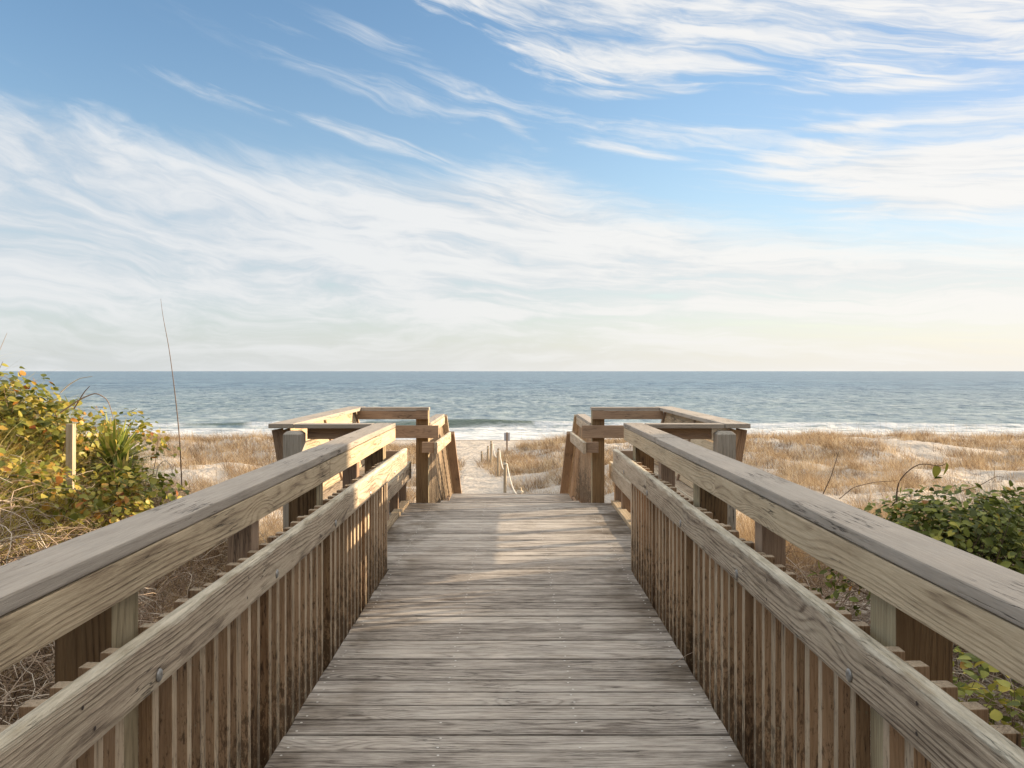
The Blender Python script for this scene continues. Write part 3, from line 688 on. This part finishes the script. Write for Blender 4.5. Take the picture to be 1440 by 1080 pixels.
def keep_mid(x, y): 
    return inview(x, y, 1.0) & (np.abs(x) > 2.05+.25*fbm(x*2, y*2, 3)) & (fbm(x*.7+9, y*.7, 71) > .22)
pk = [tufts(5200, (-13, 13), (7.0, 16), keep_mid, 34, (.30, .62), (.004, .007), lean=.42, curl=.8, spread=.10, S=5)]
def keep_near(x, y): return inview(x, y, .8) & (np.abs(x) > 1.4) & (fbm(x*1.1+4, y*1.1, 73) > .33) & ~((x > 2.0) & (x < 2.8) & (y > 3.8) & (y < 6.8))
pk.append(tufts(2000, (-7, 7), (1.2, 8.5), keep_near, 34, (.18, .46), (.0028, .0055), lean=.6, curl=1.1, spread=.09, S=6, tb=(.1, .75)))
pk.append(tufts(900, (-3.6, -1.5), (3.4, 8.5), lambda x, y: inview(x, y, .5), 30, (.14, .36), (.0025, .005), lean=.7, curl=1.1, spread=.09, S=6, tb=(.1, .7)))
pk.append(tufts(700, (1.95, 7.5), (7.0, 12.5), lambda x, y: inview(x, y, .5), 30, (.5, .95), (.004, .007), lean=.25, curl=.5, spread=.09, S=5, tb=(.35, .8)))
grass_object('dry_grass', pk, M_DRY, 'tangled brown and straw coloured grass growing beside the railings', 'grass')
def keep_y(x, y): return (x < -2.45) & inview(x, y, 1.2) & (ground_h(x, y) > .38)
pk = [tufts(4200, (-7, -2.3), (3.2, 7.8), keep_y, 28, (.16, .50), (.0035, .0075), lean=.5, curl=1.0, spread=.10, S=6, tb=(.2, .95))]
grass_object('thicket_grass', pk, M_YEL, 'golden yellow green grass matted over the sunlit dune thicket', 'grass')
pk = [tufts(260, (1.55, 2.35), (5.2, 8.0), lambda x, y: y > 0, 24, (.06, .16), (.002, .004), lean=1.2, curl=1.2, spread=.08, S=4, tb=(.2, .8))]
grass_object('pine_needles', pk, M_RUST, 'rust brown needles heaped beside the right hand railing', 'needles')

def arcs(n, xr, yr, keep, Lr, wr, rise=(.1, .5), S=10, seed=1, tint=(.2, 1.0)):
    cx = RNG.uniform(*xr, n*3); cy = RNG.uniform(*yr, n*3); k = keep(cx, cy); cx, cy = cx[k][:n], cy[k][:n]; n = len(cx)
    z = ground_h(cx, cy)+RNG.uniform(-.02, .22, n); az_ = RNG.uniform(0, 2*math.pi, n); L = RNG.uniform(*Lr, n)
    t = np.linspace(0, 1, S); turn = RNG.normal(0, 1.4, n); elv0 = RNG.uniform(.2, 1.4, n); bend = RNG.uniform(1.0, 2.6, n)
    C = np.zeros((n, S, 3)); C[:, 0] = np.stack([cx, cy, z], 1)
    for i in range(1, S):
        th = az_+turn*t[i]+.5*np.sin(t[i]*7+az_*3); e = elv0-bend*t[i]+RNG.normal(0, .18, n); st_ = L/(S-1)
        C[:, i, 0] = C[:, i-1, 0]+np.cos(th)*np.cos(e)*st_; C[:, i, 1] = C[:, i-1, 1]+np.sin(th)*np.cos(e)*st_; C[:, i, 2] = C[:, i-1, 2]+np.sin(e)*st_
        C[:, i, 2] = np.maximum(C[:, i, 2], ground_h(C[:, i, 0], C[:, i, 1])+.01)
    w = RNG.uniform(*wr, n)[:, None]*(1-.6*t[None]); return C, w, RNG.uniform(*tint, n)
def tubes_np(C, w, tint):
    N, S, _ = C.shape; T = np.gradient(C, axis=1); T /= np.linalg.norm(T, axis=2)[..., None]+1e-9
    A_ = np.cross(T, np.array([.31, .22, .92])); A_ /= np.linalg.norm(A_, axis=2)[..., None]+1e-9; B_ = np.cross(T, A_)
    ring = [C + (w/2)[..., None]*(math.cos(a)*A_+math.sin(a)*B_) for a in (0, 2.094, 4.189)]
    V1 = np.stack(ring, 2).reshape(-1, 3); b0 = (np.arange(N)*S*3)[:, None]; k = (np.arange(S-1)*3)[None]; a = (b0+k).ravel()
    Q = np.concatenate([np.stack([a+i, a+(i+1) % 3, a+3+(i+1) % 3, a+3+i], 1) for i in range(3)])
    return V1, Q, np.repeat(tint, S*3)
def stems_object(name, packs, label, cat):
    VV, QQ, TT = [], [], []; off = 0
    for p in packs:
        v, qd, tn = tubes_np(*p); VV.append(v); QQ.append(qd+off); off += len(v); TT.append(tn)
    o = link(name, mesh_np(name, np.concatenate(VV), np.concatenate(QQ), M_STEM, np.concatenate(TT), True), None); return tag(o, label, cat, kind='stuff')
sideL = lambda x, y: (x < -1.35) & inview(x, y, .7)
sideR = lambda x, y: (x > 1.4) & inview(x, y, .7)
stems_object('dead_vines', [arcs(2600, (-4.5, -1.25), (1.0, 4.6), sideL, (.3, .8), (.003, .009), tint=(.3, 1)), arcs(1500, (-3.4, -1.4), (3.6, 7.0), sideL, (.25, .7), (.002, .007), tint=(.2, 1)), arcs(900, (-6.5, -2.3), (4.6, 8), sideL, (.25, .7), (.002, .006)), arcs(60, (-6, -2), (4, 8), sideL, (.35, .7), (.005, .009), tint=(.5, 1)),
             arcs(2200, (1.2, 4.5), (1.2, 7), sideR, (.3, .9), (.003, .008)), arcs(700, (2, 8), (6, 13), sideR, (.4, .9), (.003, .006), tint=(.1, .8))], 'mat of bleached dead vines and twigs on the sand beside the walkway', 'dead vines')

def leaf_mesh_np(P, Nrm, Dir, L, Wd, tint, heart=False, fold=.25):
    """P base [N,3]; Nrm, Dir unit; 5x3 grid per leaf"""
    N = len(P); t = np.array([0, .22, .5, .78, 1.0]); prof = np.array([.10, .95, 1.0, .62, .03]) if heart else np.array([.08, .66, 1.0, .78, .10])
    sd_ = np.cross(Nrm, Dir); sd_ /= np.linalg.norm(sd_, axis=1)[:, None]+1e-9
    V1 = np.zeros((N, 5, 3, 3))
    for i in range(5):
        c = P + Dir*(L*t[i])[:, None] - Nrm*(L*.16*t[i]**2)[:, None]
        for j, s in enumerate((-1, 0, 1)):
            V1[:, i, j] = c + sd_*(s*Wd*.5*prof[i])[:, None] + Nrm*(abs(s)*Wd*.5*prof[i]*fold)[:, None]
    V1 = V1.reshape(-1, 3); b0 = (np.arange(N)*15)[:, None]
    k = np.array([i*3+j for i in range(4) for j in range(2)])[None]; a = (b0+k).ravel()
    return V1, np.stack([a, a+1, a+4, a+3], 1), np.repeat(tint, 15)
def unit(v): return v/(np.linalg.norm(v, axis=-1, keepdims=True)+1e-9)
def bush(name, blobs, n, L, mat, label, tint=(.1, .9), heart=False, aspect=.62, stemmat=True, extra=None):
    """blobs: (x,y,z,rx,ry,rz) lumps; leaves on and inside the shell"""
    cen = Vector(blobs[0][:3]); root = empty(name, (cen.x, cen.y, float(ground_h(cen.x, cen.y))), label, 'shrub')
    vol = np.array([b[3]*b[4]+b[3]*b[5] for b in blobs]); pick = RNG.choice(len(blobs), n, p=vol/vol.sum()); B = np.array(blobs)[pick]
    u = unit(RNG.normal(0, 1, (n, 3))); u[:, 2] = np.where(u[:, 2] < -.25, -u[:, 2], u[:, 2]); 
    lump = .60+.74*fbm(u[:, 0]*2.3+B[:, 0]*3, u[:, 1]*2.3+u[:, 2]*2.1+B[:, 1]*3, 5)
    rr = (1-np.abs(RNG.normal(0, .20, n)))*lump
    P = B[:, :3]+u*B[:, 3:6]*rr[:, None]
    gz = ground_h(P[:, 0], P[:, 1]); ok = P[:, 2] > gz+.02; P, u = P[ok], u[ok]; n = len(P)
    Nrm = unit(u*.9+RNG.normal(0, .55, (n, 3))+np.array([0, 0, .55])); Dr = unit(RNG.normal(0, 1, (n, 3))+np.array([0, 0, .5])+u*.6); Dr = unit(Dr-Nrm*(Dr*Nrm).sum(1)[:, None])
    LL = RNG.uniform(L*.6, L*1.25, n); tn = np.clip(RNG.uniform(tint[0], tint[1], n)**1.15+.25*(fbm(P[:, 0]*2.5, P[:, 1]*2.5+P[:, 2]*2.5, 9)-.5), 0, 1)
    if extra: tn = np.where(RNG.uniform(0, 1, n) < extra, RNG.uniform(.86, 1, n), tn)
    v, qd, tt_ = leaf_mesh_np(P, Nrm, Dr, LL, LL*aspect, tn, heart)
    v = v-np.array(root.location)
    link('foliage', mesh_np('foliage', v, qd, mat, tt_, True), None, root)
    m_ = max(30, n//28); idx = RNG.choice(n, m_); base = B[ok][idx][:, :3].copy(); base[:, 2] = ground_h(base[:, 0], base[:, 1]); base[:, :2] += RNG.normal(0, .08, (m_, 2))
    t = np.linspace(0, 1, 7)[None, :, None]; tip = P[idx]+u[idx]*.03; mid = (base+tip)/2+RNG.normal(0, .07, (m_, 3)); C = (1-t)**2*base[:, None]+2*t*(1-t)*mid[:, None]+t**2*tip[:, None]
    v, qd, tt_ = tubes_np(C, np.linspace(.012, .003, 7)[None]*RNG.uniform(.6, 1.2, (m_, 1)), RNG.uniform(0, .5, m_)); v = v-np.array(root.location)
    link('stems', mesh_np('stems', v, qd, M_STEM, tt_, True), None, root)
    return root
# right glossy bush in the shade
bush('glossy_bush', [(2.75, 5.1, .14, .72, .6, .66), (3.2, 5.5, .12, .75, .5, .62), (3.5, 5.3, .08, .85, .75, .60), (3.2, 4.4, -.05, .55, .6, .52), (4.4, 5.2, .05, 1.0, .9, .55)], 10500, .056, M_LEAFR,
     'dense dark green bush with small glossy oval leaves behind the right railing', (.05, .82), extra=.03)
bush('added_shade_shrub', [(8.3, 9.0, .5, .9, .9, 1.3), (8.6, 8.0, .6, 1.1, 1.5, 1.35), (8.2, 7.2, .4, .9, 1.0, 1.2)], 9000, .09, M_LEAFR, 'tall leafy shrub added out of frame to shade the deck', (.05, .7))  # unseen shrub, added to stop low sun reaching the deck
# left vine-covered shrub
bush('vine_shrub', [(-4.15, 6.0, 1.12, .75, .6, .42), (-4.9, 5.7, 1.2, .9, .7, .45), (-3.72, 5.8, .98, .5, .5, .38), (-4.4, 5.0, .95, .7, .6, .45)], 4600, .054, M_LEAFL,
     'sunlit green and orange leaved vine shrub at the top of the left dune', (.05, .85), heart=True, aspect=.85, extra=.045)
bush('low_vine_shrub', [(-3.5, 5.8, .80, .5, .4, .34), (-3.6, 4.9, .78, .7, .5, .34), (-2.75, 5.9, .55, .35, .4, .24), (-3.0, 4.95, .62, .36, .22, .36), (-3.35, 5.9, .95, .40, .4, .34), (-2.92, 4.98, .64, .36, .14, .31), (-3.1, 6.4, .85, .4, .25, .33), (-2.75, 5.5, .55, .35, .3, .3), (-2.5, 5.3, .38, .3, .3, .26), (-2.72, 5.3, .42, .32, .25, .32)], 3000, .046, M_LEAFL,
     'low yellow green vine leaves on the left dune in front of the timber stake', (.15, .9), heart=True, aspect=.85, extra=.05)
bush('trailing_vine', [(-1.75, 2.5, .05, .35, .7, .30)], 110, .055, M_LEAFL, 'few yellow and red vine leaves in the shade under the left railing', (.3, .95), heart=True, aspect=.85, extra=.3)
bush('yellow_vine', [(2.0, 3.2, -.1, .40, .6, .34), (2.1, 2.4, -.1, .35, .6, .30), (2.3, 4.0, -.1, .35, .5, .36)], 900, .052, M_LEAFR, 'green and yellowing vine leaves in the shade under the right railing', (.25, .98), heart=True, aspect=.8)

def yucca(loc, n, Hh, label):
    root = empty('yucca', loc, label, 'plant'); az_ = RNG.uniform(0, 2*math.pi, n); elv = RNG.uniform(-.05, 1.35, n); L = RNG.uniform(.5, 1.15, n)*Hh
    t = np.linspace(0, 1, 6); C = np.zeros((n, 6, 3))
    d0 = np.stack([np.cos(az_)*np.cos(elv), np.sin(az_)*np.cos(elv), np.sin(elv)], 1)
    for i in range(6):
        C[:, i] = d0*(L*t[i])[:, None]; C[:, i, 2] -= L*.18*t[i]**2*np.cos(elv)
    side = unit(np.stack([-np.sin(az_), np.cos(az_), 0*az_], 1)); Wd = .036*np.array([.8, 1.0, 1.0, .8, .5, .03])[None]*RNG.uniform(.7, 1.2, (n, 1))
    v, qd = ribbons(C, Wd, side); tn = np.repeat(RNG.uniform(.35, 1, n), 12)
    link('leaves', mesh_np('leaves', v, qd, M_YUCCA, tn), None, root)
    tube([(0, 0, -.3), (0, 0, -.1), (0, 0, .06)], .035, M_STEM, 'stem', root)
    return root
yucca((-3.05, 6.1, .78), 160, .40, 'spiky green yucca beside the timber stake on the left dune')
yucca((-2.88, 5.9, .62), 90, .30, 'small spiky green yucca at the foot of the left dune thicket')

def stalk(name, pts, r0, r1, label, cat='stalk', tint=.3, mat=M_STEM):
    P = np.array(pts, float); n = len(P); ts = np.linspace(0, 1, 24); k = np.linspace(0, 1, n)
    # smooth interpolation
    C = np.stack([np.interp(ts, k, P[:, j]) for j in range(3)], 1)
    for _ in range(3): C[1:-1] = (C[:-2]+C[1:-1]*2+C[2:])/4
    root = P[0]; o = tube(C-root, np.linspace(r0, r1, 24), mat, name, None, 6); o.location = root
    at = o.data.attributes['tint']; at.data.foreach_set('value', np.full(len(o.data.vertices), tint, np.float32))
    return tag(o, label, cat)
def PX(px, py, yd): return ((px-720)*yd/1120, yd, 1.5-(py-522)*yd/1120)
stalk('tall_reed', [PX(256, 690, 6.5), PX(253, 620, 6.5), PX(247, 560, 6.5), PX(238, 490, 6.5), PX(229, 445, 6.5), PX(226, 420, 6.5)], 0.0052, .001, 'single tall thin reed rising far above the horizon on the left', 'reed', .25)
stalk('leaning_stem', [PX(-30, 560, 5), PX(-10, 515, 5), PX(10, 468, 5)], .004, .001, 'thin stem leaning into view at the left edge above the horizon', 'stem', .7)
stalk('arching_vine', [PX(85, 580, 5.6), PX(115, 560, 5.6), PX(135, 552, 5.6), PX(152, 562, 5.6), PX(160, 590, 5.6)], .006, .002, 'orange brown vine arching over the yucca on the left dune', 'vine', .55)
stalk('bleached_vine', [PX(85, 552, 5.8), PX(98, 540, 5.8), PX(112, 532, 5.8), PX(130, 529, 5.8)], .005, .002, 'pale bleached vine tip against the sea above the left dune', 'vine', 1.0)
stalk('dark_twig', [PX(104, 575, 5.7), PX(118, 552, 5.7), PX(126, 543, 5.7)], .005, .002, 'short dark twig against the sea above the left dune', 'twig', .1)
stalk('hooked_stem', [PX(218, 680, 6), PX(222, 655, 6), PX(232, 646, 6), PX(241, 655, 6), PX(243, 668, 6)], .004, .002, 'pale hooked stem arching beside the tall reed', 'stem', .9)
stalk('bare_twig', [PX(1155, 700, 5.3), PX(1168, 672, 5.3), PX(1175, 650, 5.3), PX(1180, 634, 5.3)], 0.0034, .0015, 'dark bare twig rising just behind the right handrail', 'twig', .05)
stalk('long_bare_branch', [PX(1345, 692, 5.3), PX(1375, 684, 5.3), PX(1390, 676, 5.3), PX(1400, 670, 5.3), PX(1412, 671, 5.3)], 0.0026, .0015, 'thin bare branch reaching right over the glossy bush', 'twig', .1)
stalk('low_bare_branch', [PX(1180, 702, 5.2), PX(1200, 685, 5.2), PX(1230, 678, 5.2), PX(1262, 676, 5.2)], 0.0026, .0015, 'thin bent branch lying left of the glossy bush', 'twig', .15)
# vine arching above the bush with two hanging leaves
vn = empty('hanging_leaf_vine', PX(1261, 705, 5.1), 'brown vine arching over the glossy bush with two hanging heart shaped leaves', 'vine')
pts = [PX(1261, 705, 5.1), PX(1261, 690, 5.1), PX(1265, 675, 5.1), PX(1278, 661, 5.1), PX(1293, 652, 5.1), PX(1307, 653, 5.1), PX(1322, 656, 5.1), PX(1330, 652, 5.1)]
P = np.array(pts)-np.array(vn.location); ts = np.linspace(0, 1, 26); C = np.stack([np.interp(ts, np.linspace(0, 1, 8), P[:, j]) for j in range(3)], 1)
for _ in range(2): C[1:-1] = (C[:-2]+C[1:-1]*2+C[2:])/4
o = tube(C, np.linspace(.0045, .0022, 26), M_STEM, 'stem', vn, 6); o.data.attributes['tint'].data.foreach_set('value', np.full(len(o.data.vertices), .1, np.float32))
for (px, py, L, w, dr, nr) in ((1315, 654, .085, .066, (.10, 0, -1), (.2, -1, .1)), (1331, 650, .092, .045, (-.05, .1, -1), (.8, -1, .1))):
    dr = unit(np.array([dr])); nr = unit(np.array([nr])); nr = unit(nr-dr*(nr*dr).sum())
    v, qd, tt_ = leaf_mesh_np(np.array([PX(px, py, 5.1)]), nr, dr, np.array([L]), np.array([w]), np.array([.55]), True, .35)
    link('leaf', mesh_np('leaf', v-np.array(vn.location), qd, M_LEAFL, tt_, True), None, vn)

# ------------------------------------------------------------------ beach house to the right, out of frame: its shadow covers the walkway
m, q, b, o = material('grey clapboard'); CLAP = m
tcx = q.node('ShaderNodeTexCoord'); cx_, cy_, cz_ = q.sep(tcx.outputs['Object']); lap = q.m('FRACT', q.m('MULTIPLY', cz_, 6.0))
q.put(b.inputs['Base Color'], q.mix(q.ss(q.noise(tcx.outputs['Object'], 2, 5), .3, .7), (.42, .45, .46), (.50, .52, .52))); bump(q, lap, .6, .02, b)
m, q, b, o = material('roof shingle'); ROOF = m
tcx = q.node('ShaderNodeTexCoord'); q.put(b.inputs['Base Color'], q.ramp(q.noise(tcx.outputs['Object'], 6, 5), [(.3, (.10, .095, .09)), (.7, (.20, .19, .18))]))
m, q, b, o = material('window glass'); GLASS = m; b.inputs['Base Color'].default_value = (.05, .07, .09, 1); b.inputs['Roughness'].default_value = .08
m, q, b, o = material('white trim'); TRIM = m; b.inputs['Base Color'].default_value = (.75, .75, .73, 1)
HX0, HX1, HY0, HY1, HZ0, HZ1 = 16.0, 26.0, -9.0, 10.75, -1.0, 5.6
hs = empty('beach_house', ((HX0+HX1)/2, (HY0+HY1)/2, HZ0), 'grey clapboard beach house with a gable roof right of the walkway', 'house')
def hbox(name, a, c, mat, par=hs, bev=.0):
    a = Vector(a); c = Vector(c); dd = c-a; me = box_mesh(dd.x, dd.y, dd.z, bev); o = link(name, me, mat, par); o.location = (a+c)/2-hs.location; return o
hbox('wall', (HX0, HY0, HZ0), (HX1, HY1, HZ1), CLAP)
xm = (HX0+HX1)/2; rv = np.array([(HX0-.5, HY0-.5, HZ1), (xm, HY0-.5, HZ1+2.6), (HX1+.5, HY0-.5, HZ1), (HX0-.5, HY1+.2, HZ1), (xm, HY1+.2, HZ1+2.6), (HX1+.5, HY1+.2, HZ1)])-np.array(hs.location)
me = bpy.data.meshes.new('roof'); me.from_pydata([tuple(v) for v in rv], [], [(0, 1, 4, 3), (1, 2, 5, 4), (0, 2, 1), (3, 4, 5), (0, 3, 5, 2)]); link('roof', me, ROOF, hs)
for zc in (1.0, 3.9):
    for yc in (-6.5, -3, .5, 4, 7.5):
        hbox('window_frame', (HX0-.06, yc-.65, zc-.8), (HX0-.003, yc+.65, zc+.8), TRIM); hbox('window_pane', (HX0-.075, yc-.55, zc-.7), (HX0-.063, yc+.55, zc+.7), GLASS)

# house added out of view behind the camera, darkening faces turned towards it
h2 = empty('added_shade_house', (-1, -10, -.5), 'brown shingled house added unseen behind the camera to cut the light', 'house')
m, q, b, o = material('brown shingle'); SHG = m
tcx = q.node('ShaderNodeTexCoord'); q.put(b.inputs['Base Color'], q.ramp(q.noise(tcx.outputs['Object'], 5, 5), [(.3, (.07, .055, .04)), (.7, (.13, .10, .08))]))
def hb2(name, a, c, mat):
    a = Vector(a); c = Vector(c); dd = c-a; o = link(name, box_mesh(dd.x, dd.y, dd.z, 0), mat, h2); o.location = (a+c)/2-h2.location; return o
hb2('wall', (-9, -14, -1), (9, -5.5, 7.2), SHG)
rv = np.array([(-9.4, -14.4, 7.2), (-9.4, -9.7, 10.2), (-9.4, -5.1, 7.2), (9.4, -14.4, 7.2), (9.4, -9.7, 10.2), (9.4, -5.1, 7.2)])-np.array(h2.location)
me = bpy.data.meshes.new('roof'); me.from_pydata([tuple(v) for v in rv], [], [(0, 1, 4, 3), (1, 2, 5, 4), (0, 2, 1), (3, 4, 5), (0, 3, 5, 2)]); link('roof', me, ROOF, h2)
hb2('door', (-.55, -5.49, 0), (.55, -5.44, 2.1), TRIM)
for xx in (-6.5, -3.2, 3.2, 6.5):
    for zc in (1.5, 4.8):
        hb2('window_frame', (xx-.7, -5.497, zc-.8), (xx+.7, -5.43, zc+.8), TRIM); hb2('window_pane', (xx-.6, -5.425, zc-.7), (xx+.6, -5.41, zc+.7), GLASS)
